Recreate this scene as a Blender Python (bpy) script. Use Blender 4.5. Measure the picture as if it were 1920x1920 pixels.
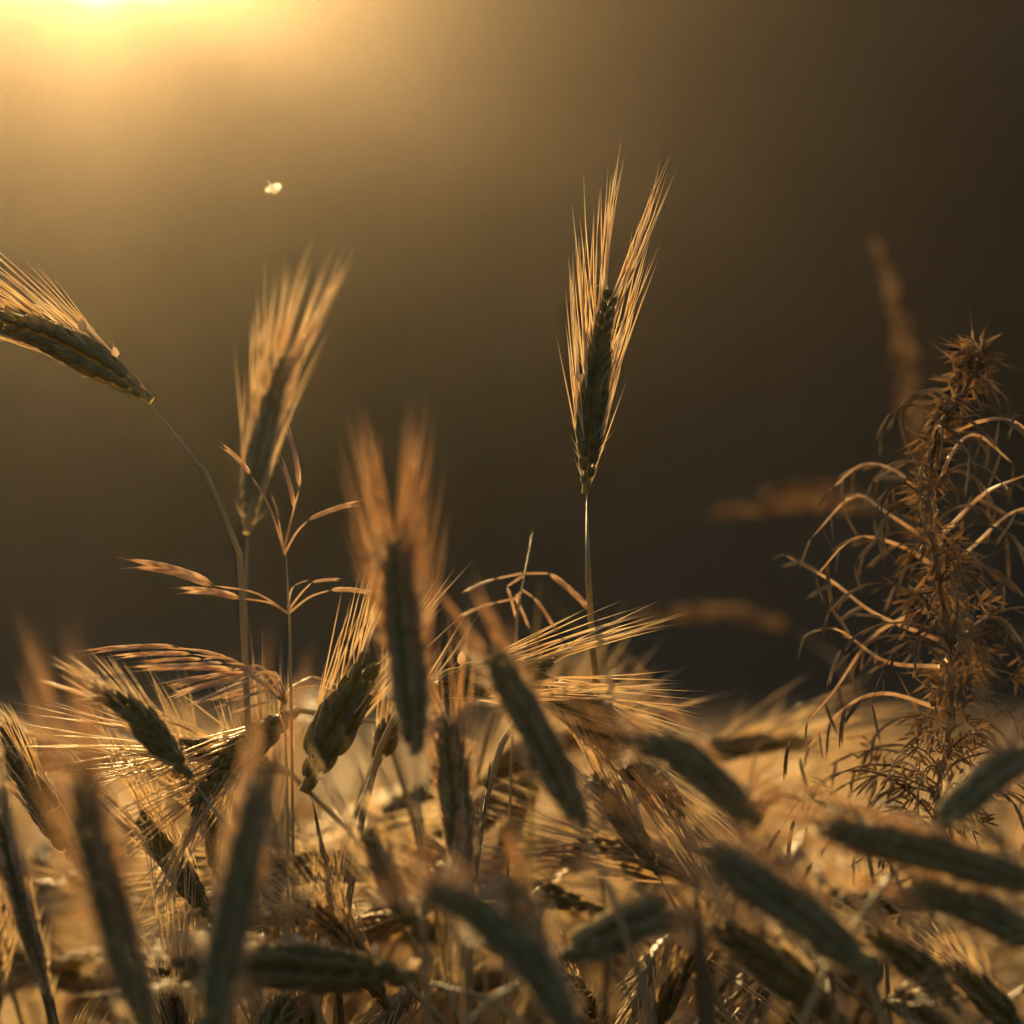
import bpy, math, random
import numpy as np
from mathutils import Vector, Matrix, noise

for o in list(bpy.data.objects):
    bpy.data.objects.remove(o)
sc = bpy.context.scene
COL = sc.collection
rnd = random.Random(11)
rng = np.random.default_rng(5)

# ------------------------------------------------------------------ camera
CAM = Vector((0.0, 0.0, 0.90))
PITCH = math.radians(4.14)
K = 0.36                                   # frame width per metre of distance (100 mm lens, 36 mm sensor)
cd = bpy.data.cameras.new('camera')
cam = bpy.data.objects.new('camera', cd)
COL.objects.link(cam)
cam.location = CAM
cam.rotation_euler = (math.radians(90) + PITCH, 0, 0)
cd.sensor_width = 36
cd.lens = 100
cd.clip_start = 0.05
cd.clip_end = 5000
cd.dof.use_dof = True
cd.dof.focus_distance = 1.0
cd.dof.aperture_fstop = 3.3
cd.dof.aperture_blades = 0
sc.camera = cam

CR = Vector((1, 0, 0))
CF = Vector((0, math.cos(PITCH), math.sin(PITCH)))
CU = Vector((0, -math.sin(PITCH), math.cos(PITCH)))


def P(x, y, d=1.0):
    """a point of the field: seen at photo pixel x, y, standing d metres away"""
    return CAM + CF * d + CR * ((x - 960) / 1920 * K * d) + CU * ((960 - y) / 1920 * K * d)


# ------------------------------------------------------------------ light
sdir = (P(205, -130, 1.0) - CAM).normalized()          # towards the sun
SUN_EL = math.asin(sdir.z)
SUN_AZ = math.atan2(sdir.x, sdir.y)
world = bpy.data.worlds.new("World")
sc.world = world
world.use_nodes = True
wn = world.node_tree
sky = wn.nodes.new('ShaderNodeTexSky')
sky.sky_type = 'NISHITA'
sky.sun_disc = False
sky.sun_elevation = SUN_EL
sky.sun_rotation = SUN_AZ
sky.dust_density = 4.0
sky.ozone_density = 0.4
wn.links.new(sky.outputs[0], wn.nodes['Background'].inputs[0])
wn.nodes['Background'].inputs[1].default_value = 0.05
sl = bpy.data.lights.new('sun', 'SUN')
sl.energy = 5.0
sl.angle = math.radians(0.53)
sl.color = (1.0, 0.685, 0.28)
sun = bpy.data.objects.new('sun', sl)
COL.objects.link(sun)
sun.location = (-20, 60, 40)
sun.rotation_euler = (-sdir).to_track_quat('-Z', 'Y').to_euler()

sc.view_settings.view_transform = 'Standard'
sc.view_settings.look = 'None'
sc.view_settings.exposure = 1.45
sc.view_settings.gamma = 1.0
sc.view_settings.use_curve_mapping = False
sc.cycles.use_denoising = True
sc.cycles.max_bounces = 4
sc.cycles.diffuse_bounces = 3
sc.cycles.glossy_bounces = 2
sc.cycles.transmission_bounces = 4
sc.cycles.use_light_tree = False
sc.cycles.use_adaptive_sampling = False
sc.cycles.transparent_max_bounces = 8
sc.cycles.sample_clamp_indirect = 4.0


# ------------------------------------------------------------------ materials
def mat(name, c1, c2, scale=60.0, rough=0.6, trans=0.0, tcol=None, sheen=0.0, spec=0.3, bump=0.0):
    """procedural plant or soil surface: two colours mixed by noise; trans = share of light let through"""
    m = bpy.data.materials.new(name)
    m.use_nodes = True
    nt = m.node_tree
    N, L = nt.nodes, nt.links
    b = N['Principled BSDF']
    geo = N.new('ShaderNodeNewGeometry')
    no = N.new('ShaderNodeTexNoise')
    no.inputs['Scale'].default_value = scale
    no.inputs['Detail'].default_value = 4
    L.new(geo.outputs['Position'], no.inputs['Vector'])
    ra = N.new('ShaderNodeValToRGB')
    ra.color_ramp.elements[0].position = 0.35
    ra.color_ramp.elements[1].position = 0.65
    ra.color_ramp.elements[0].color = (*c1, 1)
    ra.color_ramp.elements[1].color = (*c2, 1)
    L.new(no.outputs[0], ra.inputs[0])
    L.new(ra.outputs[0], b.inputs['Base Color'])
    b.inputs['Roughness'].default_value = rough
    b.inputs['Specular IOR Level'].default_value = spec
    if sheen:
        b.inputs['Sheen Weight'].default_value = sheen
        b.inputs['Sheen Roughness'].default_value = 0.4
        b.inputs['Sheen Tint'].default_value = (1.0, 0.8, 0.5, 1)
    if bump:
        bu = N.new('ShaderNodeBump')
        bu.inputs['Strength'].default_value = bump
        bu.inputs['Distance'].default_value = 0.001
        L.new(no.outputs[0], bu.inputs['Height'])
        L.new(bu.outputs[0], b.inputs['Normal'])
    if trans:
        t = N.new('ShaderNodeBsdfTranslucent')
        if tcol:
            t.inputs[0].default_value = (*tcol, 1)
        else:
            L.new(ra.outputs[0], t.inputs[0])
        mx = N.new('ShaderNodeMixShader')
        mx.inputs[0].default_value = trans
        L.new(b.outputs[0], mx.inputs[1])
        L.new(t.outputs[0], mx.inputs[2])
        L.new(mx.outputs[0], N['Material Output'].inputs[0])
    return m


M = {
    'awn': mat('awn_straw', (0.80, 0.62, 0.38), (0.92, 0.80, 0.60), 120, 0.42, 0.7, spec=0.5),
    'crop_awn': mat('crop_awn_gold', (0.76, 0.58, 0.36), (0.90, 0.77, 0.54), 30, 0.45, 0.72, spec=0.4),
    'awn_rust': mat('awn_rust', (0.66, 0.44, 0.24), (0.80, 0.59, 0.36), 120, 0.45, 0.65, spec=0.4),
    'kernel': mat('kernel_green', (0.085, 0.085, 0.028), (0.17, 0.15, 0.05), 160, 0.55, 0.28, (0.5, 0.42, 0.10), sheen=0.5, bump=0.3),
    'ear_pale': mat('ear_pale_green', (0.20, 0.18, 0.075), (0.34, 0.29, 0.14), 160, 0.55, 0.35, (0.6, 0.48, 0.18), sheen=0.5, bump=0.3),  # paler ear colour; the nodding ear's haze veil is put into it
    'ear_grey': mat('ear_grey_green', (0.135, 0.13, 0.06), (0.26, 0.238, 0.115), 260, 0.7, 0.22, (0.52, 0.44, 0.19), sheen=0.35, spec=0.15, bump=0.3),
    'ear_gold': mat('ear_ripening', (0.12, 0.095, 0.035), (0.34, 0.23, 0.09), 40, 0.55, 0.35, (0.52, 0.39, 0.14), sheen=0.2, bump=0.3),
    'stem': mat('stem_straw', (0.26, 0.20, 0.09), (0.42, 0.31, 0.14), 50, 0.45, 0.15, spec=0.5),
    'stem_dark': mat('stem_brown', (0.07, 0.045, 0.02), (0.13, 0.08, 0.03), 50, 0.55, 0.0),
    'leaf': mat('leaf_blade', (0.27, 0.23, 0.09), (0.54, 0.42, 0.20), 25, 0.6, 0.6, spec=0.4),
    'spikelet': mat('spikelet_husk', (0.60, 0.42, 0.25), (0.84, 0.68, 0.48), 140, 0.45, 0.65, spec=0.5),
    'weed_leaf': mat('weed_dry_leaf', (0.15, 0.10, 0.05), (0.50, 0.37, 0.21), 70, 0.85, 0.4, spec=0.1),
    'weed_seed': mat('weed_seed', (0.22, 0.145, 0.07), (0.60, 0.43, 0.23), 90, 0.85, 0.5, spec=0.1),
    'glint_flake': mat('glint_flake_pale', (0.78, 0.62, 0.42), (0.85, 0.74, 0.58), 200, 0.25, 0.6, spec=0.6),  # for the bright flakes added where ears glint
    'soil': mat('soil', (0.05, 0.035, 0.02), (0.10, 0.075, 0.04), 6, 0.95),
    'meadow': mat('meadow_grass', (0.04, 0.05, 0.015), (0.09, 0.08, 0.03), 0.4, 0.9),
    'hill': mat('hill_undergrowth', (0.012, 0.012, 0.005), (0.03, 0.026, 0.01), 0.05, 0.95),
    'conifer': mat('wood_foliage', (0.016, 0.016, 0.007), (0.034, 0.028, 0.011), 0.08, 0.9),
    'fluff': mat('seed_fluff', (0.85, 0.78, 0.66), (0.9, 0.84, 0.74), 200, 0.5, 0.85),
}


# ------------------------------------------------------------------ mesh helpers
class MB:
    """collects vertices, faces and material numbers for one mesh"""
    def __init__(self):
        self.v, self.f, self.m, self.n = [], [], [], 0

    def add(self, v, f, m=0):
        self.v.append(np.asarray(v, float).reshape(-1, 3))
        self.f += [tuple(i + self.n for i in q) for q in f]
        self.m += [m] * len(f)
        self.n += len(self.v[-1])
        return self

    def mesh(self, name, mats, origin=(0, 0, 0), smooth=True):
        me = bpy.data.meshes.new(name)
        v = np.concatenate(self.v) - np.asarray(origin)
        me.from_pydata(v.tolist(), [], self.f)
        for k in (mats if isinstance(mats, (list, tuple)) else [mats]):
            me.materials.append(M[k])
        if len(set(self.m)) > 1:
            me.polygons.foreach_set('material_index', self.m)
        if smooth:
            me.polygons.foreach_set('use_smooth', [True] * len(self.f))
        me.update()
        return me


def link(name, data, parent=None):
    o = bpy.data.objects.new(name, data)
    COL.objects.link(o)
    if parent:
        o.parent = parent
    return o


def thing(name, loc, label, cat, group=None):
    o = link(name, None)
    o.location = loc
    o.empty_display_size = 0.02
    o['label'] = label
    o['category'] = cat
    if group:
        o['group'] = group
    return o


def unit(a):
    return a / (np.linalg.norm(a) + 1e-12)


def tube(pts, rad, seg=6, tip=True):
    pts = np.asarray(pts, float)
    n = len(pts)
    rad = np.broadcast_to(np.asarray(rad, float), (n,))
    tg = np.gradient(pts, axis=0)
    ref = np.array((0.31, 0.87, 0.17))
    v = []
    for i in range(n):
        t = unit(tg[i])
        a = unit(np.cross(t, ref))
        b = np.cross(t, a)
        if i == n - 1 and tip:
            v.append(pts[i])
            break
        for k in range(seg):
            an = 2 * math.pi * k / seg
            v.append(pts[i] + rad[i] * (math.cos(an) * a + math.sin(an) * b))
    f = []
    for i in range(n - 1):
        for k in range(seg):
            k2 = (k + 1) % seg
            if i == n - 2 and tip:
                f.append((i * seg + k, i * seg + k2, (n - 1) * seg))
            else:
                f.append((i * seg + k, i * seg + k2, (i + 1) * seg + k2, (i + 1) * seg + k))
    return v, f


def spline(pts, n):
    """Catmull-Rom through pts, n samples spaced evenly"""
    p = np.array([np.array(q) for q in pts], float)
    if len(p) == 2:
        return p[0] + (p[1] - p[0]) * np.linspace(0, 1, n)[:, None]
    q = np.vstack([2 * p[0] - p[1], p, 2 * p[-1] - p[-2]])
    out = []
    for i in range(1, len(q) - 2):
        t = np.linspace(0, 1, 24, endpoint=(i == len(q) - 3))[:, None]
        a, b, c, d = q[i - 1], q[i], q[i + 1], q[i + 2]
        out.append(0.5 * (2 * b + (c - a) * t + (2 * a - 5 * b + 4 * c - d) * t ** 2 + (3 * b - a - 3 * c + d) * t ** 3))
    o = np.vstack(out)
    s = np.concatenate([[0], np.cumsum(np.linalg.norm(np.diff(o, axis=0), axis=1))])
    w = np.linspace(0, s[-1], n)
    return np.stack([np.interp(w, s, o[:, k]) for k in range(3)], 1)


def bezier(a, b, c, d, n):
    t = np.linspace(0, 1, n)[:, None]
    a, b, c, d = (np.array(q, float) for q in (a, b, c, d))
    return (1 - t) ** 3 * a + 3 * (1 - t) ** 2 * t * b + 3 * (1 - t) * t ** 2 * c + t ** 3 * d


def ribbon(pts, width, normal=(0, -1, 0.3), fold=0.25, twist=0.0):
    """a blade with a folded midrib and thickness, along pts"""
    pts = np.asarray(pts, float)
    n = len(pts)
    tg = np.gradient(pts, axis=0)
    v = []
    for i in range(n):
        s = i / (n - 1)
        t = unit(tg[i])
        nn = np.array(normal, float)
        a = unit(np.cross(t, nn))
        b = np.cross(a, t)
        an = twist * s
        a, b = a * math.cos(an) + b * math.sin(an), b * math.cos(an) - a * math.sin(an)
        w = width * 0.5 * (min(1, 0.35 + 3 * s)) * (1 - s ** 2.2) + 0.00015
        v += [pts[i] - a * w + b * w * fold, pts[i] - b * 0.0002, pts[i] + a * w + b * w * fold, pts[i] + b * 0.0003]
    f = []
    for i in range(n - 1):
        for k in range(4):
            k2 = (k + 1) % 4
            f.append((i * 4 + k, i * 4 + k2, i * 4 + 4 + k2, i * 4 + 4 + k))
    return v, f


# a grain in its husk: pointed, ridged spindle along +Z, one unit long
def spindle(seg=7, rings=6, belly=0.42, flat=0.8, r=0.2):
    v = [(0, 0, 0)]
    for i in range(1, rings):
        s = i / rings
        w = r * math.sin(math.pi * s ** (math.log(0.5) / math.log(belly))) ** 0.8
        for k in range(seg):
            an = 2 * math.pi * k / seg
            q = w * (1 + 0.10 * math.cos(an * 3))
            v.append((q * math.cos(an), flat * q * math.sin(an), s))
    v.append((0, 0, 1))
    f = [(0, 1 + (k + 1) % seg, 1 + k) for k in range(seg)]
    for i in range(rings - 2):
        for k in range(seg):
            k2 = (k + 1) % seg
            f.append((1 + i * seg + k, 1 + i * seg + k2, 1 + (i + 1) * seg + k2, 1 + (i + 1) * seg + k))
    e = len(v) - 1
    f += [(e, 1 + (rings - 2) * seg + k, 1 + (rings - 2) * seg + (k + 1) % seg) for k in range(seg)]
    return np.array(v), f


SPIN = spindle()
SPIN_LO = spindle(5, 4)


def frame(t, u, pos, s):
    t, u = unit(t), unit(u - np.dot(u, t) * t)
    w = np.cross(t, u)
    m = np.eye(4)
    m[:3, 0], m[:3, 1], m[:3, 2], m[:3, 3] = u * s[0], w * s[1], t * s[2], pos
    return m


def ear_geometry(curve_pts, roll, r, size=1.0, awn_len=0.062, spread=13, step=0.0026, awns=True, curl=0.0, view=None, lateral=0.6, extra=0.0, even=False):
    """kernel matrices, awn paths and rachis of an ear that runs along curve_pts"""
    c = np.asarray(curve_pts)
    s = np.concatenate([[0], np.cumsum(np.linalg.norm(np.diff(c, axis=0), axis=1))])
    L = s[-1]
    tg = np.gradient(c, axis=0)
    n = max(8, int(L / (step * size)))
    ks, aw, stub = [], [], []
    for i in range(n):
        q = (i + 0.3) / n * 0.93
        p = np.array([np.interp(q * L, s, c[:, k]) for k in range(3)])
        t = unit(np.array([np.interp(q * L, s, tg[:, k]) for k in range(3)]))
        v = np.array(view) if view is not None else unit(p - np.array(CAM))
        u = unit(np.cross(t, v))
        w = np.cross(u, t)
        u, w = u * math.cos(roll) + w * math.sin(roll), w * math.cos(roll) - u * math.sin(roll)
        tp = size * (0.62 + 0.38 * math.sin(math.pi * min(1, q * 1.25 + 0.12))) * min(1, 0.42 + 2.6 * q) * (1 if q < 0.75 else 1 - (q - 0.75) * 1.3)
        if even:
            tp = size * min(1, 0.6 + 2.5 * q) * (1 - 0.12 * q) * math.sqrt(max(0.10, 1 - max(0, (q - 0.45) / 0.5) ** 2))
        side = 1 if i % 2 else -1
        for j, (au, aw_, ou, ow, big) in enumerate(((10, 0, 3.0, 0, 1.0), (5, 8, 1.6, 1.5, 0.92), (5, -8, 1.6, -1.5, 0.92))):
            au = math.radians(au + r.uniform(-3, 3)) * side
            aw2 = math.radians(aw_ + r.uniform(-3, 3))
            dr = unit(t * math.cos(au) * math.cos(aw2) + u * math.sin(au) + w * math.sin(aw2))
            pos = p + u * side * ou * 0.001 * tp + w * ow * 0.001 * tp
            ln = 0.0105 * tp * big * r.uniform(0.92, 1.08)
            ks.append(frame(dr, u, pos, (0.0092 * tp * big, 0.0078 * tp * big, ln)))
            tipp = pos + dr * ln * 0.93
            for rep in range((1 + (r.random() < extra) + (r.random() < extra - 1)) if (awns and (j == 0 or r.random() < lateral)) else 0):
                a = math.radians(spread * r.uniform(0.5, 1.3)) * side
                d = unit(t * math.cos(a) + u * math.sin(a) + w * r.gauss(0, 0.10) + np.array([r.gauss(0, .02) for _ in range(3)]))
                ll = awn_len * r.uniform(0.78, 1.12) * (1.0 if q > 0.2 else 0.8)
                bend = (t - d) * r.uniform(0.0, 0.45) + np.array((0, 0, -curl)) + u * r.gauss(0, 0.03)
                aw.append([tipp + ll * (d * e + bend * e * e) for e in (-0.05, 0.3, 0.65, 1.0)])
            if r.random() < 0.9:
                d = unit(dr + u * side * r.uniform(0.1, 0.5) + w * r.gauss(0, 0.3))
                stub.append([pos + dr * ln * 0.6, pos + dr * ln * 0.6 + d * r.uniform(0.004, 0.012)])
                if even and j == 0:
                    for _ in range(7):
                        d = unit(dr + u * side * r.uniform(0.1, 0.8) + w * r.gauss(0, 0.25))
                        stub.append([pos + dr * ln * 0.5, pos + dr * ln * 0.5 + d * r.uniform(0.006, 0.014)])
    return ks, aw, stub, c


def stem_path(G, B, t0, n=14, k=0.16):
    G, B, t0 = np.array(G), np.array(B), unit(np.array(t0))
    h = B[2] - G[2]
    return bezier(G, G + np.array((0, 0, h * 0.5)), B - t0 * k, B, n)


KERNEL_MESH = {}


def kernel_mesh(mk):
    if mk not in KERNEL_MESH:
        KERNEL_MESH[mk] = MB().add(*SPIN).mesh('kernel_' + mk, mk)
    return KERNEL_MESH[mk]


def barley(label, pts, roll=0.0, size=1.0, body='kernel', sharp=False, awn_len=0.062, spread=13, curl=0.0,
           root=None, stem_k=0.16, glints=0, seed=1, awns=True, stem='stem', awn_r=0.0003, dense=1.0, stem_pts=None, lateral=None, awn='awn', group='barley plants with ears in front of the camera'):
    """one barley plant: pts = ear from its base to its tip as (x, y, distance)"""
    r = random.Random(seed * 77 + 5)
    if body == 'ear_grey':
        pts = [(x, y, 1 - (1 - d) * 0.82) for x, y, d in pts]
        size *= 1.06
    c = spline([P(*p) for p in pts], 40)
    B = c[0]
    t0 = unit(c[3] - c[0])
    if root is None:
        hx = np.array((t0[0], t0[1], 0))
        root = (B[0] - hx[0] * 0.14 + r.uniform(-.02, .02), B[1] - hx[1] * 0.1 + r.uniform(-.02, .02), 0)
    G = np.array(root, float)
    th = thing('barley_plant', G, label, 'barley', group)
    if stem_pts:
        vis = [np.array(P(*p)) for p in stem_pts]           # from the ear downwards
        up = unit(vis[-2] - vis[-1]) if len(vis) > 1 else np.array((0, 0, 1.0))
        low = stem_path(G, vis[-1], up, 10, 0.12)
        sp = spline(list(low[:-1:3]) + vis[::-1] + [B + t0 * 0.004], 30)
    else:
        sp = stem_path(G, B + t0 * 0.004, t0, 18, stem_k)
    link('stem', MB().add(*tube(sp, np.linspace(0.0019, 0.0011, len(sp)), 7)).mesh('stem', stem, G), th)
    ks, aw, st, cc = ear_geometry(c, roll, r, size, awn_len, spread, 0.0026 / dense, awns, curl, None, (0.12 if sharp else 0.3) if lateral is None else lateral, 1.6 if sharp else 0.6, body == 'ear_grey')
    core = MB().add(*tube(cc[::4], np.linspace(0.0016, 0.0006, len(cc[::4])) * size, 6))
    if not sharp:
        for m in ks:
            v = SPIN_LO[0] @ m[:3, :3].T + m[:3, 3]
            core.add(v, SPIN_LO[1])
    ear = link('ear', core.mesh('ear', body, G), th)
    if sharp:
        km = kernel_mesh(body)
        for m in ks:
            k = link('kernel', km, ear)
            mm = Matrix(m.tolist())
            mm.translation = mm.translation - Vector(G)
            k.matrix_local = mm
    if aw:
        if sharp:
            fz = MB()
            for a in aw:
                a = np.array(a)
                link('awn', MB().add(*tube(a, np.array((1, .8, .55, .2)) * awn_r, 4)).mesh('awn', 'awn', G), ear)
        else:
            fz = MB()
            for a in aw:
                fz.add(*tube(a, np.array((1, .8, .55, .2)) * (awn_r if body != 'ear_grey' else 0.00024), 3))
            b = link('beard', fz.mesh('beard', awn if body != 'ear_grey' else 'awn_rust', G), ear)
            b['kind'] = 'stuff'
    if st:
        fz = MB()
        for a in st:
            fz.add(*tube(a, (0.0002, 0.00005) if sharp else (0.00034, 0.0001), 3))
        b = link('bristles', fz.mesh('bristles', 'awn', G), ear)
        b['kind'] = 'stuff'
    for g in range(glints):  # pale flakes added to stand in for bright glints on the ear
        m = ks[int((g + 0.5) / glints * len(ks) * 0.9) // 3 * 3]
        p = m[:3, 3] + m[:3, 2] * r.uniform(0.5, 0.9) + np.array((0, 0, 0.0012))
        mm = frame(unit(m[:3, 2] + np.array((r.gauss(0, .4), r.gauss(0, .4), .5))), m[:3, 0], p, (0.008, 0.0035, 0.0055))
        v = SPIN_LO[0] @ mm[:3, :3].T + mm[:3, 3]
        link('glint_flake', MB().add(v, SPIN_LO[1]).mesh('glint_flake', 'glint_flake', G), ear)
    return th


# ================================================================== the setting
# ground: one sheet to the horizon
g = link('ground', MB().add([(-3000, -3000, 0), (3000, -3000, 0), (3000, 3000, 0), (-3000, 3000, 0)], [(0, 1, 2, 3)]).mesh('ground', 'meadow', smooth=False))
g['kind'] = 'structure'
fs = link('field_soil', MB().add([(-30, -8, 0.004), (30, -8, 0.004), (30, 16, 0.004), (-30, 16, 0.004)], [(0, 1, 2, 3)]).mesh('field_soil', 'soil', smooth=False))
fs['kind'] = 'structure'

# wooded hillside that fills the view behind the field; the sun stands just above its saddle
D = 450.0
TS = sdir.z / sdir.y
SX = sdir.x / sdir.y


def ridge(x):
    """height of the ridge over its distance, at lateral x / D"""
    a = x - SX
    h = TS - 0.0058
    h += 0.75 * max(0, a - 0.016) if a > 0 else 0.10 * max(0, -a - 0.08)  # unseen crest shaped to climb sideways, so its shadow dims the haze
    h = min(h, 0.42)
    return h


def hill_z(x, y):
    t = min(1, max(0, (y - 0.55 * D) / (0.45 * D)))
    back = max(0, (y - D) / D)
    xx = x / max(y, 1)
    h = ridge(xx) * D - 3
    n = noise.fractal((x * 0.02, y * 0.02, 0), 1.0, 2.0, 4) * 5 * min(1, t * 3) * (1 - t ** 3)
    return max(0, h * (t ** 1.25)) * (1 - 0.6 * min(1, back * 1.4)) + n * (0.2 if back else 1) - 1.5 * (1 - t) ** 8 - 0.5


hv, hf = [], []
nx, ny = 90, 40
ys = np.linspace(0.53 * D, 1.6 * D, ny)
for y in ys:
    for x in np.linspace(-1.3, 1.3, nx):
        hv.append((x * D * 0.9, y, hill_z(x * D * 0.9, y)))
for j in range(ny - 1):
    for i in range(nx - 1):
        a = j * nx + i
        hf.append((a, a + 1, a + nx + 1, a + nx))
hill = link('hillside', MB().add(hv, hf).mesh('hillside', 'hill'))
hill['kind'] = 'structure'

# the wood on it, too far off and too blurred to tell one tree from the next
wood = MB()
tv, tf = [], []
for i in range(2600):
    y = D * (0.62 + 0.40 * rng.random() ** 0.7)
    x = y * rng.uniform(-0.75, 0.75)
    z = hill_z(x, y)
    if y > D * 0.985:
        z = min(z, ridge(x / y) * y - 4.0)
    H = rng.uniform(7, 11)
    R = H * rng.uniform(0.2, 0.32)
    if y > D * 0.93:
        H = min(H, max(3.0, ridge(x / y) * y - z))
    base = len(tv)
    for lv, (zz, rr) in enumerate(((0.05, 0.55), (0.18, 1.0), (0.45, 0.72), (0.75, 0.36))):
        for k in range(6):
            an = 2 * math.pi * k / 6 + lv
            q = R * rr * rng.uniform(0.7, 1.2)
            tv.append((x + q * math.cos(an), y + q * math.sin(an), z + H * zz + rng.uniform(-.4, .4)))
    tv.append((x, y, z + H))
    for lv in range(3):
        for k in range(6):
            k2 = (k + 1) % 6
            tf.append((base + lv * 6 + k, base + lv * 6 + k2, base + lv * 6 + 6 + k2, base + lv * 6 + 6 + k))
    tf += [(base + 18 + k, base + 18 + (k + 1) % 6, base + 24) for k in range(6)]
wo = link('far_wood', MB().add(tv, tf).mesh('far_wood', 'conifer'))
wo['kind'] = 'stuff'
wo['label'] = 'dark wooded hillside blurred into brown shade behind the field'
wo['category'] = 'wood'

# the air: thin warm evening haze that glows around the sun
HZ = dict(density=0.000095, g=0.88)
hx0, hx1, hy0, hy1, hz0, hz1 = -560, 560, -20, 1.65 * D, -3, 0.46 * D * 1.05
hm = MB().add([(hx0, hy0, hz0), (hx1, hy0, hz0), (hx1, hy1, hz0), (hx0, hy1, hz0), (hx0, hy0, hz1), (hx1, hy0, hz1), (hx1, hy1, hz1), (hx0, hy1, hz1)],
              [(0, 3, 2, 1), (4, 5, 6, 7), (0, 1, 5, 4), (1, 2, 6, 5), (2, 3, 7, 6), (3, 0, 4, 7)])
me = bpy.data.meshes.new('haze')
me.from_pydata(np.concatenate(hm.v).tolist(), [], hm.f)
mh = bpy.data.materials.new('haze_air')
mh.use_nodes = True
for nd in list(mh.node_tree.nodes):
    if nd.type != 'OUTPUT_MATERIAL':
        mh.node_tree.nodes.remove(nd)
pv = mh.node_tree.nodes.new('ShaderNodeVolumePrincipled')
pv.inputs['Color'].default_value = (0.96, 0.82, 0.64, 1)
pv.inputs['Density Attribute'].default_value = ''
pv.inputs['Temperature Attribute'].default_value = ''
pv.inputs['Color Attribute'].default_value = ''
mh.cycles.homogeneous_volume = True
pv.inputs['Density'].default_value = HZ['density']
pv.inputs['Anisotropy'].default_value = HZ['g']
mh.node_tree.links.new(pv.outputs[0], mh.node_tree.nodes['Material Output'].inputs['Volume'])
me.materials.append(mh)
hz = link('haze', me)
hz['kind'] = 'stuff'

# ================================================================== barley crop behind the ears one can tell apart
def field_plant(r, hi=False):
    """one plant at the origin, about 0.8 tall; returns stem, ear, beard and leaf builders"""
    h = 0.74
    az = r.uniform(0, 2 * math.pi)
    lean = math.radians(r.choice([18, 35, 50, 62, 75, 90, 105, 120]) + r.uniform(-8, 8))
    dh = np.array((math.cos(az), math.sin(az), 0))
    up = np.array((0, 0, 1.0))
    B = dh * r.uniform(0.03, 0.10) + up * h
    t0 = up * math.cos(lean) + dh * math.sin(lean)
    t1 = up * math.cos(lean + 0.35) + dh * math.sin(lean + 0.35)
    L = r.uniform(0.055, 0.075)
    c = bezier(B, B + t0 * L * .33, B + t0 * L * .66, B + t0 * L * .6 + t1 * L * .4, 12)
    sp = stem_path((0, 0, 0), B, t0, 8, 0.14)
    st = MB().add(*tube(sp, np.linspace(.0017, .0009, len(sp)), 4, False))
    side = np.array((-dh[1], dh[0], 0))
    view = unit(side * r.uniform(-1, 1) + np.cross(t0, side) * r.uniform(-1, 1) + side * 0.1)
    ks, aw, stub, cc = ear_geometry(c, r.uniform(0, 3.1), r, 1.0, 0.062, 14, 0.0028 if hi else 0.0042, True, 0.0, view)
    er = MB()
    if hi:
        er.add(*tube(cc, np.linspace(.0016, .0006, len(cc)), 5))
        for m in ks:
            er.add(SPIN_LO[0] @ m[:3, :3].T + m[:3, 3], SPIN_LO[1])
    else:
        pp = spline([q for q in cc], 17)
        rad = np.array([0.0032 * (0.55 + 0.45 * math.sin(math.pi * min(1, i / 16 * 1.15 + .1))) * (1 + 0.28 * (-1) ** i) for i in range(17)])
        er.add(*tube(pp, rad, 6))
    bd = MB()
    for a in aw:
        a = np.array(a)
        if hi:
            bd.add(*tube(a, np.array((1, .8, .55, .2)) * .00036, 3))
        else:
            bd.add(*tube(a[[0, 1, 3]], np.array((1, .75, .2)) * .00042, 3))
    lf = []
    for k in range(2):
        zz = r.uniform(0.36, 0.54)
        i = min(range(len(sp)), key=lambda q: abs(sp[q][2] - zz))
        an = r.uniform(0, 6.28)
        dd = np.array((math.cos(an), math.sin(an), 0))
        ln = r.uniform(.10, .17)
        p0 = sp[i]
        pts = bezier(p0, p0 + up * ln * .6 + dd * ln * .1, p0 + up * ln * r.uniform(.5, .9) + dd * ln * .6, p0 + up * ln * r.uniform(-.1, .5) + dd * ln, 7)
        lf.append(MB().add(*ribbon(pts, r.uniform(.006, .011), side, .25, r.uniform(-1.5, 1.5))))
    return st, er, bd, lf


fr = random.Random(3)


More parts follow.
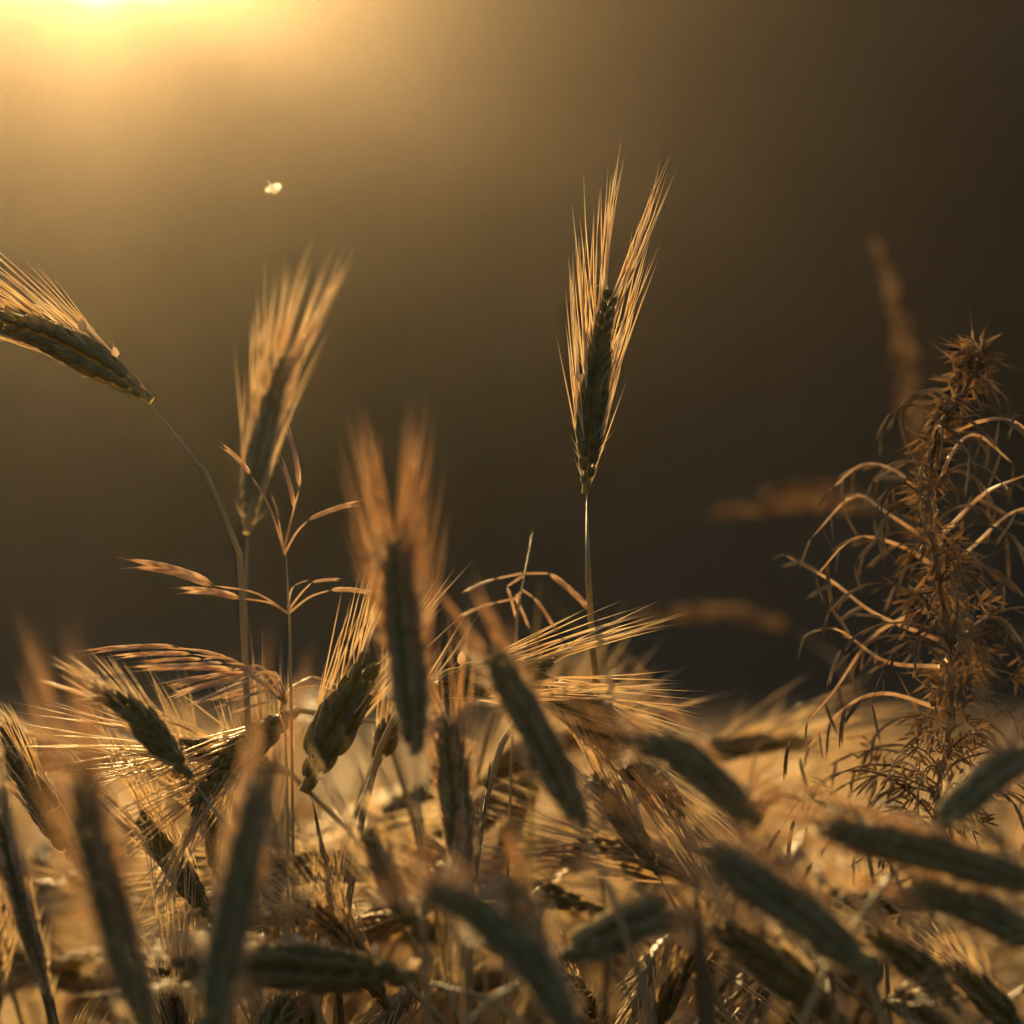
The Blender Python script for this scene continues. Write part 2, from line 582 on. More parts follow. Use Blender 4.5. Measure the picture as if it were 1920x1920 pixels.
def crop(name, spots, nvar, label):
    vs = []
    for k in range(nvar):
        st, er, bd, lf = field_plant(fr)
        b = MB()
        for part, mi in ((st, 0), (er, 1), (bd, 2), (lf[0], 3), (lf[1], 3)):
            b.add(np.concatenate(part.v), part.f, mi)
        v = np.concatenate(b.v)
        tri, mi = [], []
        for q, m_ in zip(b.f, b.m):
            tri.append(q[:3])
            mi.append(m_)
            if len(q) == 4:
                tri.append((q[0], q[2], q[3]))
                mi.append(m_)
        vs.append((v, np.array(tri), np.array(mi), np.percentile(v[:, 2], 98)))
    V, F, MI, off = [], [], [], 0
    for (x, y, h) in spots:
        v, t, mi, vtop = vs[fr.randrange(nvar)]
        a = fr.uniform(0, 6.28)
        s = fr.uniform(0.9, 1.12)
        ca, sa = math.cos(a) * s, math.sin(a) * s
        w = np.stack([v[:, 0] * ca - v[:, 1] * sa + x, v[:, 0] * sa + v[:, 1] * ca + y, v[:, 2] + (h - vtop)], 1)
        w[:, 2] = np.where(v[:, 2] < 0.3, v[:, 2] * (h - vtop + 0.3) / 0.3, w[:, 2])
        V.append(w)
        F.append(t + off)
        MI.append(mi)
        off += len(v)
    V, F, MI = np.concatenate(V), np.concatenate(F), np.concatenate(MI)
    me = bpy.data.meshes.new(name)
    me.vertices.add(len(V))
    me.vertices.foreach_set('co', V.ravel())
    me.loops.add(F.size)
    me.loops.foreach_set('vertex_index', F.ravel().astype(np.int32))
    me.polygons.add(len(F))
    me.polygons.foreach_set('loop_start', np.arange(0, F.size, 3, dtype=np.int32))
    me.polygons.foreach_set('material_index', MI.astype(np.int32))
    me.polygons.foreach_set('use_smooth', np.ones(len(F), bool))
    for k in ('stem', 'ear_gold', 'crop_awn', 'leaf'):
        me.materials.append(M[k])
    me.update(calc_edges=True)
    me.validate()
    o = link(name, me)
    o['kind'] = 'stuff'
    o['label'] = label
    o['category'] = 'barley crop'
    return o


spots = []
while len(spots) < 2600:
    y = fr.uniform(1.06, 5.2)
    if fr.random() > (0.35 * y + 0.9) / (0.35 * 5.2 + 0.9) * (2.4 if y < 1.7 else 1.3 if y < 2.4 else 1):
        continue
    x = fr.uniform(-1, 1) * (0.19 * y + 0.45)
    drop = abs(fr.gauss(0, 0.085)) + (0.05 if y < 1.2 else 0.035 if y < 2 else 0.03)
    spots.append((x, y, CAM.z - drop))
crop('barley_crop', spots, 26, 'golden mass of backlit ripening barley filling the field behind the ears')
far = [(fr.uniform(-1, 1) * (0.2 * y + 0.6), y, CAM.z - 0.03 - abs(fr.gauss(0, .05))) for y in [fr.uniform(5.2, 13) for _ in range(650)]]
crop('distant_barley_crop', far, 6, 'thin far strip of barley at the edge of the dark hillside')

# plants of the mass that can still be told apart
protos = []
for k in range(8):
    st, er, bd, lf = field_plant(fr, True)
    protos.append((st.mesh('stem', 'stem'), er.mesh('ear', 'ear_gold' if k % 2 else 'kernel'), bd.mesh('beard', 'crop_awn'), lf[0].mesh('leaf', 'leaf'),
                   np.percentile(np.concatenate(bd.v)[:, 2], 85)))
for i in range(166):
    y = 1.05 + 0.35 * fr.random() ** 1.5
    x = fr.uniform(-0.21, 0.21) * y
    top = P(960, fr.uniform(1470 if x > 0.03 or x < -0.07 else 1420, 1890), y).z
    if i >= 150:
        y = fr.uniform(1.06, 1.2)
        x = P(fr.uniform(560, 900), 1400, y).x
        top = P(960, fr.uniform(1310, 1400), y).z
    th = thing('barley_plant', (x, y, 0), 'golden barley plant in the crowded backlit crop, one of many alike', 'barley', 'barley plants crowded behind the dark ears')
    th.rotation_euler.z = fr.uniform(0, 6.28)
    ms = protos[i % 8]
    th.scale = (1, 1, top / ms[4])
    link('stem', ms[0], th)
    e = link('ear', ms[1], th)
    b = link('beard', ms[2], e)
    b['kind'] = 'stuff'
    link('leaf', ms[3], th)
# ================================================================== the barley ears one can tell apart
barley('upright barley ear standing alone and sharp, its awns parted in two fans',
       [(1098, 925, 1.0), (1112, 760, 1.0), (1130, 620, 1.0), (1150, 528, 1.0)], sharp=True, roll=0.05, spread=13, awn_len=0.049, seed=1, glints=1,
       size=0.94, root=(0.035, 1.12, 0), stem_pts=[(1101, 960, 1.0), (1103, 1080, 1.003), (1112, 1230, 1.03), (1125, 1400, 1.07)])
barley('nodding barley ear arching out of the frame under the sun glow',
       [(285, 752, 1.0), (215, 700, 1.0), (110, 640, 0.995), (20, 608, 0.99), (-70, 580, 0.985)], sharp=True, roll=0.1, spread=11, awn_len=0.06, seed=2, glints=7, body='ear_pale',
       size=1.12, root=(-0.085, 1.03, 0), stem_pts=[(320, 790, 1.0), (375, 870, 1.0), (420, 950, 1.005), (445, 1040, 1.01), (455, 1150, 1.01)])
barley('leaning barley ear with long pale awns beside the nodding ear',
       [(462, 1000, 1.05), (485, 860, 1.06), (515, 740, 1.065), (545, 650, 1.07)], sharp=True, roll=0.25, spread=10, awn_len=0.049, seed=3, body='ear_pale',
       size=0.92, root=(-0.09, 1.05, 0), stem_pts=[(455, 1040, 1.05), (455, 1110, 1.05), (460, 1220, 1.05)])
barley('barley ear lying level with a bright fan of copper awns behind upright dark ears',
       [(770, 1300, 1.0), (880, 1280, 1.0), (960, 1265, 1.0), (1040, 1252, 1.0)], sharp=True, roll=0.1, spread=15, awn_len=0.056, seed=4, glints=2,
       size=1.2, body='kernel', root=(-0.07, 1.03, 0), stem_k=0.05)
barley('dark green barley ear slanting up sharp from a thin brown stalk',
       [(570, 1485, 0.985), (610, 1400, 0.985), (655, 1315, 0.985), (700, 1225, 0.985)], sharp=True, roll=0.0, spread=14, awn_len=0.045, seed=5, size=1.42,
       stem='stem_dark', root=(-0.052, 0.99, 0), stem_pts=[(578, 1500, 0.985), (600, 1610, 0.985), (622, 1720, 0.985)])
barley('thick upright barley ear with a rust haze of awns, tallest of the blurred dark ears',
       [(778, 1415, 0.885), (768, 1290, 0.885), (752, 1130, 0.885), (742, 985, 0.885)], roll=0.4, spread=14, awn_len=0.046, lateral=1.0, seed=6, glints=3, size=1.12, body='ear_grey', awn_r=0.0003)
barley('long blurred barley ear leaning back across the level copper-awned ear',
       [(1095, 1555, 0.875), (1040, 1440, 0.875), (970, 1310, 0.875), (905, 1195, 0.87)], roll=0.5, spread=12, awn_len=0.03, seed=7, size=1.12, body='ear_grey')
barley('upright dark barley ear hanging beneath the level ear, next to a thin dark stalk',
       [(866, 1640, 0.945), (858, 1540, 0.945), (848, 1430, 0.945), (840, 1335, 0.945)], roll=0.3, spread=12, awn_len=0.04, seed=8, size=0.98, body='ear_grey')
barley('blurred grey barley ear bowing towards the dark gap over the crop',
       [(1420, 1550, 0.86), (1330, 1460, 0.86), (1260, 1410, 0.86), (1180, 1395, 0.86)], roll=0.4, spread=13, awn_len=0.04, seed=9, size=1.12, body='ear_grey')
barley('broad blurred barley ear sloping down above a dark upright stalk',
       [(1640, 1835, 0.84), (1530, 1735, 0.84), (1410, 1650, 0.84), (1310, 1575, 0.84)], roll=0.3, spread=12, awn_len=0.05, seed=10, size=1.2, body='ear_grey')
barley('long blurred barley ear entering level from the frame edge below the dry weed',
       [(1970, 1665, 0.86), (1820, 1620, 0.86), (1650, 1575, 0.86), (1500, 1548, 0.86)], roll=0.4, spread=10, awn_len=0.05, seed=11, size=1.05, body='ear_grey')
barley('dark green barley ear low in the corner, beside the dark upright stalk',
       [(1590, 1930, 0.92), (1500, 1850, 0.92), (1420, 1790, 0.92), (1335, 1725, 0.92)], roll=0.2, spread=13, awn_len=0.05, seed=12, size=1.3, body='kernel')
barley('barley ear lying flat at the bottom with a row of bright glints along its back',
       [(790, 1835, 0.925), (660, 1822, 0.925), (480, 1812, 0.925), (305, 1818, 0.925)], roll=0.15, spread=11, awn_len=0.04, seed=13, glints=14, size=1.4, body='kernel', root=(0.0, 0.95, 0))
barley('tall blurred barley ear with a ghostly rust beard over the left crop',
       [(285, 1960, 0.82), (230, 1780, 0.82), (180, 1600, 0.82), (138, 1405, 0.82)], roll=0.6, spread=13, awn_len=0.048, lateral=1.0, seed=14, size=1.08, body='ear_grey', awn_r=0.0003)
barley('tall blurred barley ear leaning over the end of the flat glinting ear',
       [(385, 1960, 0.82), (425, 1770, 0.82), (465, 1580, 0.82), (508, 1395, 0.82)], roll=0.5, spread=11, awn_len=0.04, seed=15, size=1.08, body='ear_grey')
barley('short dark barley ear tilted back, its foot behind the bowed grey ear',
       [(795, 1770, 0.93), (755, 1700, 0.93), (715, 1620, 0.93), (678, 1540, 0.93)], roll=0.2, spread=12, awn_len=0.035, seed=16, size=0.86, body='kernel')
barley('thick bowed grey barley ear curving over like a hook in the near blur',
       [(1085, 1960, 0.82), (1010, 1830, 0.82), (920, 1735, 0.82), (840, 1685, 0.82), (770, 1675, 0.82)], roll=0.5, spread=9, awn_len=0.03, seed=17, size=1.15, body='ear_grey')
barley('small blurred barley ear poking up between the bowed ear and the stubby ear',
       [(1030, 1830, 0.86), (1000, 1760, 0.86), (975, 1700, 0.86), (955, 1645, 0.86)], roll=0.3, spread=9, awn_len=0.03, seed=18, size=0.8, body='ear_grey')
barley('stubby dark barley ear pointing up towards the dark upright stalk',
       [(1050, 1795, 0.88), (1110, 1768, 0.88), (1180, 1735, 0.88), (1255, 1705, 0.88)], roll=0.2, spread=11, awn_len=0.03, seed=19, size=1.2, body='ear_grey')
barley('slim dark barley ear with pale edges between the two tall blurred ears',
       [(400, 1730, 1.01), (355, 1660, 1.01), (305, 1590, 1.01), (255, 1520, 1.01)], sharp=True, roll=0.1, spread=12, awn_len=0.045, seed=20, size=0.88)
barley('tiny upright ear tip with beaded pale edge next to the slim dark ear',
       [(412, 1660, 1.03), (408, 1615, 1.03), (402, 1570, 1.03), (398, 1525, 1.03)], roll=0.1, spread=13, awn_len=0.04, seed=21, size=0.7)
barley('green-gold barley ear arching over with its tip behind the rust-bearded ear',
       [(360, 1460, 0.965), (300, 1390, 0.965), (245, 1330, 0.965), (165, 1292, 0.965)], roll=0.1, spread=9, awn_len=0.02, seed=22, size=0.95, body='kernel')
barley('beaded barley ear leaning at the frame edge over a thin dark stalk',
       [(150, 1625, 1.0), (105, 1550, 1.0), (55, 1470, 1.0), (-5, 1405, 1.0)], sharp=True, roll=0.1, spread=9, awn_len=0.028, seed=23, size=0.95)
barley('narrow dark barley ear rising in the lower corner of the crop',
       [(95, 1880, 0.95), (60, 1760, 0.95), (25, 1640, 0.95), (-5, 1500, 0.95)], roll=0.2, spread=9, awn_len=0.03, seed=24, size=0.62, body='kernel')
barley('blurred barley ear below the long level ear at the frame edge',
       [(1950, 1775, 0.87), (1870, 1725, 0.87), (1790, 1690, 0.87), (1700, 1650, 0.87)], roll=0.2, spread=11, awn_len=0.04, seed=25, size=0.95, body='ear_grey')
barley('gold-edged barley ear leaning between the two sloping blurred ears in the corner',
       [(1800, 1900, 0.93), (1750, 1840, 0.93), (1690, 1790, 0.93), (1625, 1740, 0.93)], roll=0.2, spread=12, awn_len=0.045, seed=26, size=0.95)
barley('blurred barley ear pointing up to the frame edge beneath the dry weed',
       [(1750, 1555, 0.87), (1810, 1500, 0.87), (1870, 1450, 0.87), (1945, 1400, 0.87)], roll=0.2, spread=11, awn_len=0.04, seed=27, size=0.95, body='ear_grey')
barley('drooping barley ear studded with glints at the end of the copper fan',
       [(1010, 1308, 1.01), (1080, 1318, 1.01), (1150, 1360, 1.01), (1215, 1420, 1.01)], sharp=True, roll=0.2, spread=13, awn_len=0.04, seed=28, size=0.95, glints=6, root=(-0.01, 1.05, 0), stem_k=0.06)
barley('sparkling barley ear leaning beside the long blurred ear',
       [(1235, 1640, 1.02), (1195, 1575, 1.02), (1150, 1510, 1.02), (1105, 1450, 1.02)], sharp=True, roll=0.3, spread=13, awn_len=0.045, seed=29, size=0.85, glints=7)
barley('small round dark ear tip lying low behind the flat glinting ear',
       [(625, 1740, 1.0), (590, 1722, 1.0), (560, 1712, 1.0), (530, 1715, 1.0)], roll=0.3, spread=14, awn_len=0.03, seed=30, size=0.9)
barley('stunted barley ear under the flat glinting ear, half out of the frame',
       [(480, 1990, 0.97), (500, 1950, 0.97), (520, 1910, 0.97), (545, 1870, 0.97)], roll=0.3, spread=14, awn_len=0.035, seed=31, size=1.0, body='ear_grey')
barley('dark barley ear bending in the bottom corner under the sloping ears',
       [(1930, 1960, 0.95), (1880, 1900, 0.95), (1830, 1850, 0.95), (1770, 1800, 0.95)], roll=0.2, spread=12, awn_len=0.05, seed=32, size=0.95)
barley('golden barley ear nodding over the frame edge under the ghostly beard',
       [(75, 1440, 1.03), (40, 1400, 1.03), (0, 1375, 1.03), (-50, 1365, 1.03)], roll=0.2, spread=9, awn_len=0.02, seed=33, size=0.9)
barley('sharp little ear with straw awns crossing beneath the slanting green ear',
       [(700, 1440, 1.03), (715, 1405, 1.03), (725, 1375, 1.03), (740, 1345, 1.03)], roll=0.4, spread=20, awn_len=0.045, seed=34, size=0.9, body='ear_gold')


# ------------------------------------------------------------------ grasses among the barley
def spikelet_mesh():
    """a drooping grass spikelet: overlapping pointed husks and a few short bristles, one unit long along +Z"""
    b = MB()
    r = random.Random(4)
    for i in range(7):
        s = i / 7
        for sd in (-1, 1):
            if (i % 2 == 0) == (sd > 0) or i == 0:
                d = np.array((sd * 0.14, r.uniform(-.05, .05), 1.0))
                m = frame(unit(d), np.array((1.0, 0, 0)), np.array((sd * 0.025, 0, s * 0.62)), (0.30, 0.26, 0.40))
                b.add(SPIN_LO[0] @ m[:3, :3].T + m[:3, 3], SPIN_LO[1])
                p = m[:3, 3] + m[:3, 2] * 0.95
                b.add(*tube([p, p + m[:3, 2] * 0.45 + np.array((sd * .03, 0, 0))], (0.008, 0.002), 3))
    for v in b.v:
        v[:, 0] += 0.42 * v[:, 2] * (1 - v[:, 2])
    return b.mesh('spikelet', 'spikelet')


SPK = spikelet_mesh()


def panicle(name, label, cat, root, stem, branches, sz=1.0, group=None):
    """a grass plant: stem in pixels from top to bottom, branches [(points, spikelet tip)]"""
    G = np.array(root, float)
    th = thing(name, G, label, cat, group)
    vis = [np.array(P(*p)) for p in stem][::-1]
    low = stem_path(G, vis[0], unit(vis[1] - vis[0]), 10, 0.12)
    sp = spline(list(low[:-1:3]) + vis, 30)
    link('stem', MB().add(*tube(sp, np.linspace(0.0014, 0.0005, len(sp)), 6)).mesh('stem', 'stem', G), th)
    for pts, tip in branches:
        q = spline([P(*p) for p in pts], 10)
        br = link('branch', MB().add(*tube(q, np.linspace(0.00045, 0.00028, 10), 4)).mesh('branch', 'spikelet', G), th)
        e = np.array(P(*tip))
        ln = np.linalg.norm(e - q[-1])
        m = frame(e - q[-1], np.array((0.4, 0.3, 1.0)), q[-1] - G, (ln * 0.9 * sz, ln * 0.9 * sz, ln))
        s = link('spikelet', SPK, br)
        s.matrix_local = Matrix(m.tolist())
    return th


d = 0.99
panicle('brome_grass', 'spreading brome grass with straw spikelets held out level below the two leaning ears', 'grass', (-0.08, 1.02, 0),
        [(534, 990, d), (532, 1040, d), (540, 1150, d), (546, 1300, d)],
        [([(540, 1150, d), (480, 1112, d), (400, 1098, d)], (218, 1080, d)),
         ([(540, 1150, d), (505, 1130, d), (450, 1122, d)], (322, 1133, d)),
         ([(541, 1150, d), (580, 1120, d), (620, 1106, d)], (708, 1098, d)),
         ([(540, 1145, d), (565, 1112, d), (585, 1092, d)], (640, 1070, d)),
         ([(532, 1035, d), (548, 965, d), (562, 915, d)], (617, 785, d)),
         ([(533, 1030, d), (542, 990, d), (552, 955, d)], (588, 850, d)),
         ([(533, 1040, d), (555, 1000, d), (578, 975, d)], (657, 898, d)),
         ([(532, 1030, d), (525, 990, d), (522, 970, d)], (535, 920, d)),
         ([(532, 1030, d), (505, 950, d), (470, 890, d)], (430, 815, d)),
         ([(540, 1140, d), (545, 1110, d), (552, 1098, d)], (572, 1075, d)),
         ], 0.55)
d = 0.995
br = []
for (x0, y0, x1, y1, tx, ty) in ((430, 1240, 330, 1212, 152, 1256), (450, 1246, 360, 1226, 205, 1268), (470, 1252, 420, 1243, 285, 1292), (480, 1258, 440, 1256, 250, 1308),
                                 (500, 1262, 455, 1268, 330, 1345), (505, 1262, 470, 1275, 365, 1385), (515, 1270, 490, 1285, 395, 1372), (525, 1280, 510, 1290, 425, 1400),
                                 (530, 1290, 515, 1312, 455, 1392), (520, 1268, 480, 1262, 300, 1335),
                                 (420, 1230, 300, 1214, 180, 1240), (440, 1238, 380, 1236, 262, 1280), (490, 1250, 420, 1262, 318, 1318), (525, 1275, 500, 1300, 410, 1345),
                                 (515, 1260, 440, 1276, 345, 1352), (532, 1300, 520, 1330, 480, 1408), (545, 1290, 585, 1268, 640, 1300), (545, 1295, 600, 1285, 668, 1340)):
    dj = d + rnd.uniform(-0.02, 0.04)
    tx, ty = tx + rnd.uniform(-18, 18), ty + rnd.uniform(-8, 30)
    br.append(([(536, 1320, d), (x0, y0, (d + dj) / 2), (x1, y1, dj)], (tx, ty, dj)))
panicle('oat_grass', 'drooping oat grass whose dark feathery spikelets hang in arcs above the slim ears', 'grass', (-0.075, 1.0, 0),
        [(528, 1270, d), (535, 1330, d), (538, 1450, d), (540, 1600, d)], br, 0.28)
d = 1.03
panicle('oat_grass', 'small grass tuft with short hanging spikelets behind the tall rust-bearded ear', 'grass', (0.0, 1.05, 0),
        [(1000, 990, d), (985, 1060, d), (975, 1140, d), (965, 1260, d)],
        [([(980, 1075, d), (930, 1085, d)], (890, 1150, d)), ([(980, 1080, d), (950, 1100, d)], (925, 1175, d)), ([(982, 1075, d), (1030, 1075, d)], (1090, 1180, d)),
         ([(978, 1110, d), (965, 1120, d)], (955, 1195, d)), ([(978, 1105, d), (1000, 1120, d)], (1010, 1200, d)), ([(976, 1120, d), (930, 1130, d)], (880, 1200, d))], 0.45)


def seed_spike(label, pts, width, root, mk='weed_seed'):
    """a narrow flowering spike: spindle of many small husks on a thin stalk"""
    r = random.Random(len(label))
    c = spline([P(*p) for p in pts], 30)
    G = np.array(root, float)
    th = thing('grass_spike', G, label, 'grass', 'blurred grass spikes around the dry weed')
    sp = stem_path(G, c[0], unit(c[3] - c[0]), 14, 0.1)
    link('stem', MB().add(*tube(sp, np.linspace(.0014, .0008, 14), 6)).mesh('stem', 'stem', G), th)
    b = MB().add(*tube(c, np.linspace(.0008, .0003, 30), 5))
    for i in range(110):
        s = r.random() ** 0.85
        k = int(s * 28)
        t = unit(c[k + 1] - c[k])
        o = unit(np.cross(t, np.array([r.gauss(0, 1) for _ in range(3)])))
        w = width * 0.5 * math.sin(math.pi * (0.06 + 0.94 * s) ** 0.7) * r.uniform(0.3, 0.9)
        m = frame(unit(t + o * 0.35), o, c[k] + o * w, (0.004, 0.004, 0.0065))
        b.add(SPIN_LO[0] @ m[:3, :3].T + m[:3, 3], SPIN_LO[1])
    link('seed_head', b.mesh('seed_head', mk, G), th)
    return th


seed_spike('tall blurred rust-brown grass spike leaning above the dry weed', [(1735, 900, 1.27), (1710, 740, 1.27), (1685, 590, 1.27), (1635, 440, 1.27)], 0.012, (0.24, 1.33, 0))
seed_spike('pale blurred grass spike reaching level out of the dry weed', [(1640, 950, 1.27), (1520, 940, 1.27), (1430, 950, 1.27), (1335, 965, 1.27)], 0.0065, (0.22, 1.31, 0))
seed_spike('thin blurred grass spike just above the pale level one', [(1660, 960, 1.27), (1580, 925, 1.27), (1510, 915, 1.27), (1435, 925, 1.27)], 0.0045, (0.23, 1.3, 0))
seed_spike('blurred tan grass spike floating level over the dark gap', [(1480, 1175, 1.27), (1400, 1155, 1.27), (1300, 1150, 1.27), (1195, 1158, 1.27)], 0.0065, (0.2, 1.33, 0))


def blade(label, pts, width, root, mk='leaf', twist=0.0, name='bent_grass'):
    G = np.array(root, float)
    th = thing(name, G, label, 'grass', 'single grass blades')
    vis = [np.array(P(*p)) for p in pts]
    low = stem_path(G, vis[0], unit(vis[1] - vis[0]), 8, 0.1)
    c = spline(list(low[:-1:2]) + vis, 34)
    link('leaf_blade', MB().add(*ribbon(c, width, (0.1, -1, 0.2), 0.3, twist)).mesh('leaf_blade', mk, G), th)
    return th


blade('greyish blade folded over at its tip in front of the dark gap', [(1395, 1540, 0.93), (1415, 1410, 0.93), (1445, 1325, 0.93), (1478, 1296, 0.93), (1500, 1320, 0.93)], 0.006, (0.08, 0.95, 0), 'stem')
blade('blurred arched blade bending over behind the copper fan', [(1000, 1260, 0.9), (1005, 1110, 0.9), (1040, 1075, 0.9), (1075, 1130, 0.9), (1095, 1200, 0.9)], 0.006, (0.01, 0.92, 0))

def stalk(label, pts, rad, root, mk='stem_dark'):
    """a broken-off bare stalk with swollen joints and a frayed top"""
    G = np.array(root, float)
    th = thing('barley_stalk', G, label, 'stalk', 'bare stalks')
    vis = [np.array(P(*p)) for p in pts]
    low = stem_path(G, vis[0], unit(vis[1] - vis[0]), 8, 0.1)
    c = spline(list(low[:-1:2]) + vis, 40)
    rr = np.array([rad * (1.35 if i in (14, 27, 36) else 1.0) for i in range(40)]) * np.linspace(1.2, 0.9, 40)
    link('stem', MB().add(*tube(c, rr, 8)).mesh('stem', mk, G), th)
    b = MB()
    e = c[-1]
    for k in range(5):
        dd = unit(c[-1] - c[-3] + np.array([rnd.gauss(0, .004) for _ in range(3)]))
        b.add(*tube([e - dd * .003, e + dd * rnd.uniform(.004, .012)], (rad * .45, rad * .1), 4))
    f = link('frayed_top', b.mesh('frayed_top', mk, G), th)
    return th


stalk('dark upright stalk with a snapped top between the sloping blurred ears', [(1330, 1960, 0.9), (1318, 1840, 0.9), (1305, 1690, 0.9)], 0.0032, (0.06, 0.9, 0))
stalk('thin dark leaning stalk next to the ear hanging beneath the level ear', [(885, 1680, 0.99), (900, 1580, 0.99), (915, 1460, 0.99)], 0.0010, (-0.02, 1.0, 0))
stalk('thin dark stalk leaning below the beaded ear at the frame edge', [(85, 1850, 0.97), (40, 1680, 0.97), (0, 1500, 0.97)], 0.0016, (-0.13, 0.97, 0))

# ------------------------------------------------------------------ the dry weed
wr = random.Random(21)
WG = np.array((0.155, 1.04, 0.0))
weed = thing('dry_weed', WG, 'tall dry brown weed with drooping feathery strands and crumbly seed clusters at the frame edge', 'weed')
wd = 1.02
axis_px = [(1755, 1560), (1775, 1400), (1785, 1250), (1762, 1100), (1742, 960), (1748, 850), (1772, 778), (1818, 725), (1836, 700), (1832, 655), (1846, 612)]
vis = [np.array(P(x, y, wd)) for x, y in axis_px]
low = stem_path(WG, vis[0], unit(vis[1] - vis[0]), 10, 0.12)
ax = spline(list(low[:-1:3]) + vis, 80)
link('stem', MB().add(*tube(ax, np.linspace(.0026, .0008, 80), 8)).mesh('stem', 'weed_leaf', WG), weed)
vx = spline(vis, 60)
UP = np.array((0, 0, 1.0))


def husk_tuft(c0, out, n, spread):
    """a small loose tuft of slender husks that hang outwards"""
    b = MB()
    for q in range(n):
        dd = np.array([wr.gauss(0, 1) for _ in range(3)])
        hd = unit(out * 0.6 - UP * wr.uniform(-0.3, 0.9) + dd * 0.35)
        m = frame(hd, np.cross(hd, (0.3, 0.5, 0.8)), c0 + dd * spread, (.0030, .0022, wr.uniform(.0035, .0085)))
        b.add(SPIN_LO[0] @ m[:3, :3].T + m[:3, 3], SPIN_LO[1])
        if q % 2:
            p = m[:3, 3] + m[:3, 2]
            b.add(*tube([p, p + m[:3, 2] * wr.uniform(.6, 1.3) + dd * .0006], (.00014, .00004), 3))
    return b


def strand(p, out, ln, lift, droop, parent):
    """a thin arching strand with a hanging spikelet and smaller ones along it"""
    c = bezier(p, p + out * ln * .3 + UP * ln * lift, p + out * ln * .75 + UP * ln * lift, p + out * ln + UP * ln * (lift * .6 - droop), 12)
    st_ = link('strand', MB().add(*tube(c, np.linspace(.0005, .00022, 12), 4)).mesh('strand', 'weed_leaf', WG), parent)
    for k, sc_ in ((11, 1.0), (9, .8), (7, .7), (5, .55)):
        t = unit(c[k] - c[k - 1]) * .8 - UP * .45 + np.array([wr.gauss(0, .15) for _ in range(3)])
        l2 = wr.uniform(.010, .018) * sc_
        sp_ = link('spikelet', SPK_WEED, st_)
        sp_.matrix_local = Matrix(frame(t, UP + out * .3, c[k] - WG, (l2 * .42, l2 * .42, l2)).tolist())


SPK_WEED = SPK.copy()
SPK_WEED.materials.clear()
SPK_WEED.materials.append(M['weed_leaf'])
for i in range(64):
    sf = wr.random() ** 1.15
    k = int(sf * 50)
    an = wr.uniform(0, 2 * math.pi)
    out = unit(np.array((math.cos(an), 0.6 * math.sin(an), 0)))
    strand(vx[k], out, wr.uniform(.022, .055) * (1.1 - .6 * sf), wr.uniform(.15, .55), wr.uniform(.05, .5), weed)
for i in range(150):
    sf = ((i + wr.random()) / 150) ** 1.2 * 0.99
    k = int(sf * 58)
    an = wr.uniform(0, 6.28)
    out = np.array((math.cos(an), math.sin(an), 0))
    rr = wr.uniform(0.0005, 0.045) * max(0.06, 1.0 - 1.5 * sf)
    if sf > 0.6 and sf < 0.92 and wr.random() < 0.4:
        continue
    b = husk_tuft(vx[k] + out * rr + UP * wr.uniform(-.006, .006), out, 12, .0022 * (1.2 - .5 * sf))
    link('seed_cluster', b.mesh('seed_cluster', 'weed_seed', WG), weed)
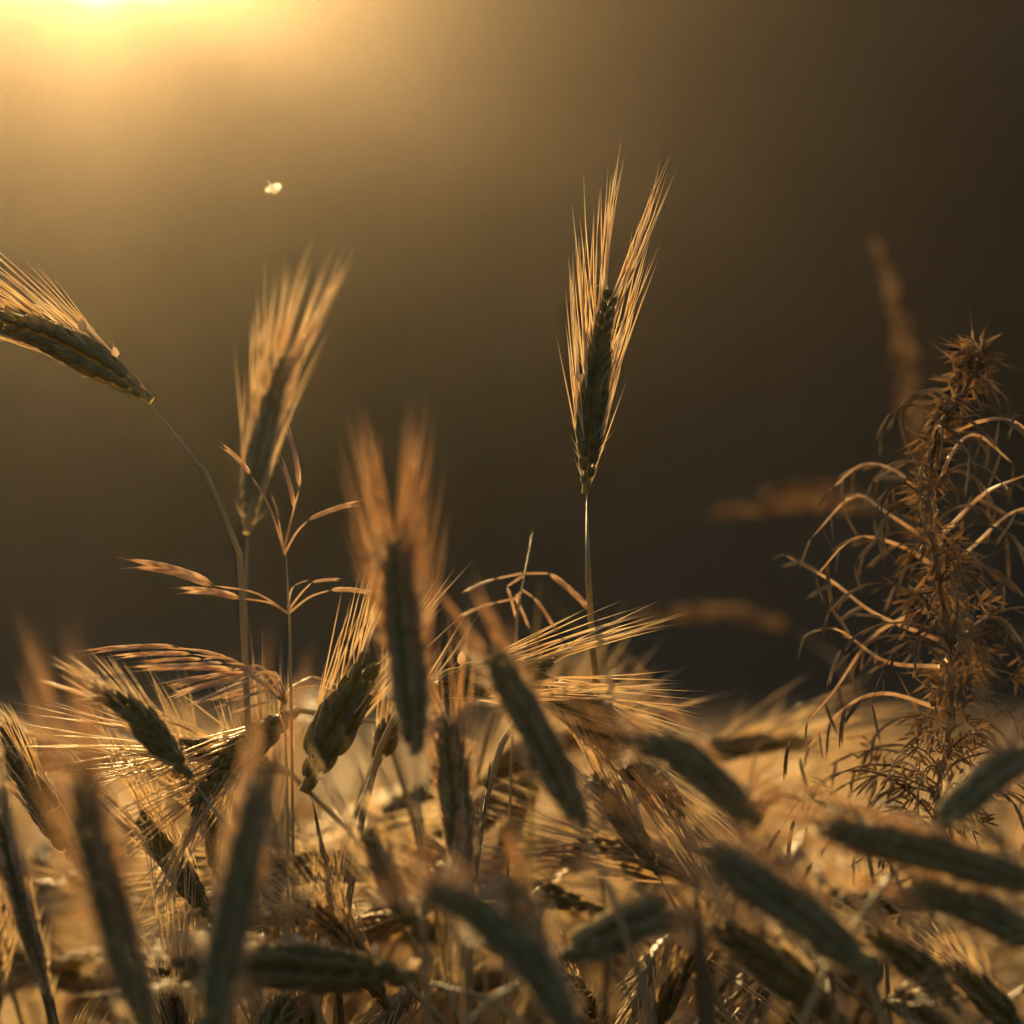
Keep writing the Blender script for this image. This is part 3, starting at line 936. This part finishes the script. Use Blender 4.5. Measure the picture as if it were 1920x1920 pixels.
for pts in ([(1740, 1140), (1640, 1190), (1560, 1300), (1480, 1390)], [(1750, 1020), (1660, 960), (1600, 930), (1520, 1010)], [(1745, 960), (1690, 890), (1620, 870), (1560, 915)],
            [(1765, 900), (1785, 850), (1830, 815), (1900, 870)], [(1770, 1000), (1840, 930), (1900, 900), (1960, 880)], [(1770, 1080), (1840, 1010), (1900, 960), (1960, 950)],
            [(1760, 1200), (1640, 1150), (1560, 1090), (1470, 1040)], [(1770, 820), (1840, 790), (1900, 790), (1950, 830)], [(1760, 1250), (1660, 1240), (1570, 1180), (1510, 1190)],
            [(1775, 1240), (1830, 1170), (1880, 1160), (1930, 1230)], [(1750, 1060), (1680, 1020), (1600, 1010), (1530, 1080)], [(1765, 1330), (1660, 1300), (1580, 1330), (1500, 1420)]):
    c = spline([P(x, y, wd + wr.uniform(-.01, .02) * (j > 0)) for j, (x, y) in enumerate(pts)], 18)
    tg = link('side_twig', MB().add(*tube(c, np.linspace(.0008, .0003, 18), 5)).mesh('side_twig', 'spikelet', WG), weed)
    for j in range(5, 18, 2):
        t = unit(c[j] - c[j - 1]) - UP * wr.uniform(.2, .9) + np.array([wr.gauss(0, .25) for _ in range(3)])
        l2 = wr.uniform(.009, .017)
        sp_ = link('spikelet', SPK_WEED, tg)
        sp_.matrix_local = Matrix(frame(t, UP, c[j] - WG, (l2 * .42, l2 * .42, l2)).tolist())

# ------------------------------------------------------------------ a tuft of seed fluff in the air
fp = np.array(P(510, 355, 0.95))
fl = thing('floating_fluff', fp, 'tiny bright tuft of fluff floating alone in the glow above the ears', 'fluff')
for ax_, ay_, w_ in ((0.9, 0.45, 1.0), (-0.5, 0.7, 0.45), (0.6, -0.6, 0.5), (-0.9, -0.1, 0.7)):
    dd = unit(np.array((ax_, 0.15, ay_)))
    sd = unit(np.cross(dd, (0.1, 1.0, 0.1)))
    v = [dd * 0.0002]
    for k in range(10):
        an = 2 * math.pi * k / 10
        v.append(dd * (0.0017 + 0.0016 * math.cos(an)) * w_ + sd * 0.0011 * w_ * math.sin(an) + np.array((0, 0.0004 * math.cos(2 * an), 0)))
    v[0] = dd * 0.0017 * w_ + np.array((0, 0.0005, 0))
    link('scale', MB().add(v, [(0, 1 + k, 1 + (k + 1) % 10) for k in range(10)]).mesh('scale', 'fluff'), fl)
b = MB()
for i in range(26):
    dd = unit(np.array((rnd.gauss(.4, .8), rnd.gauss(0, .7), rnd.gauss(.3, .7))))
    ll = rnd.uniform(.001, .0034)
    b.add(*tube([(0.0006, 0, 0.0006), dd * ll * .6, dd * ll + np.array((0, 0, .0004))], (.00016, .00014, .00003), 3))
t = link('tuft', b.mesh('tuft', 'fluff'), fl)
t['kind'] = 'stuff'
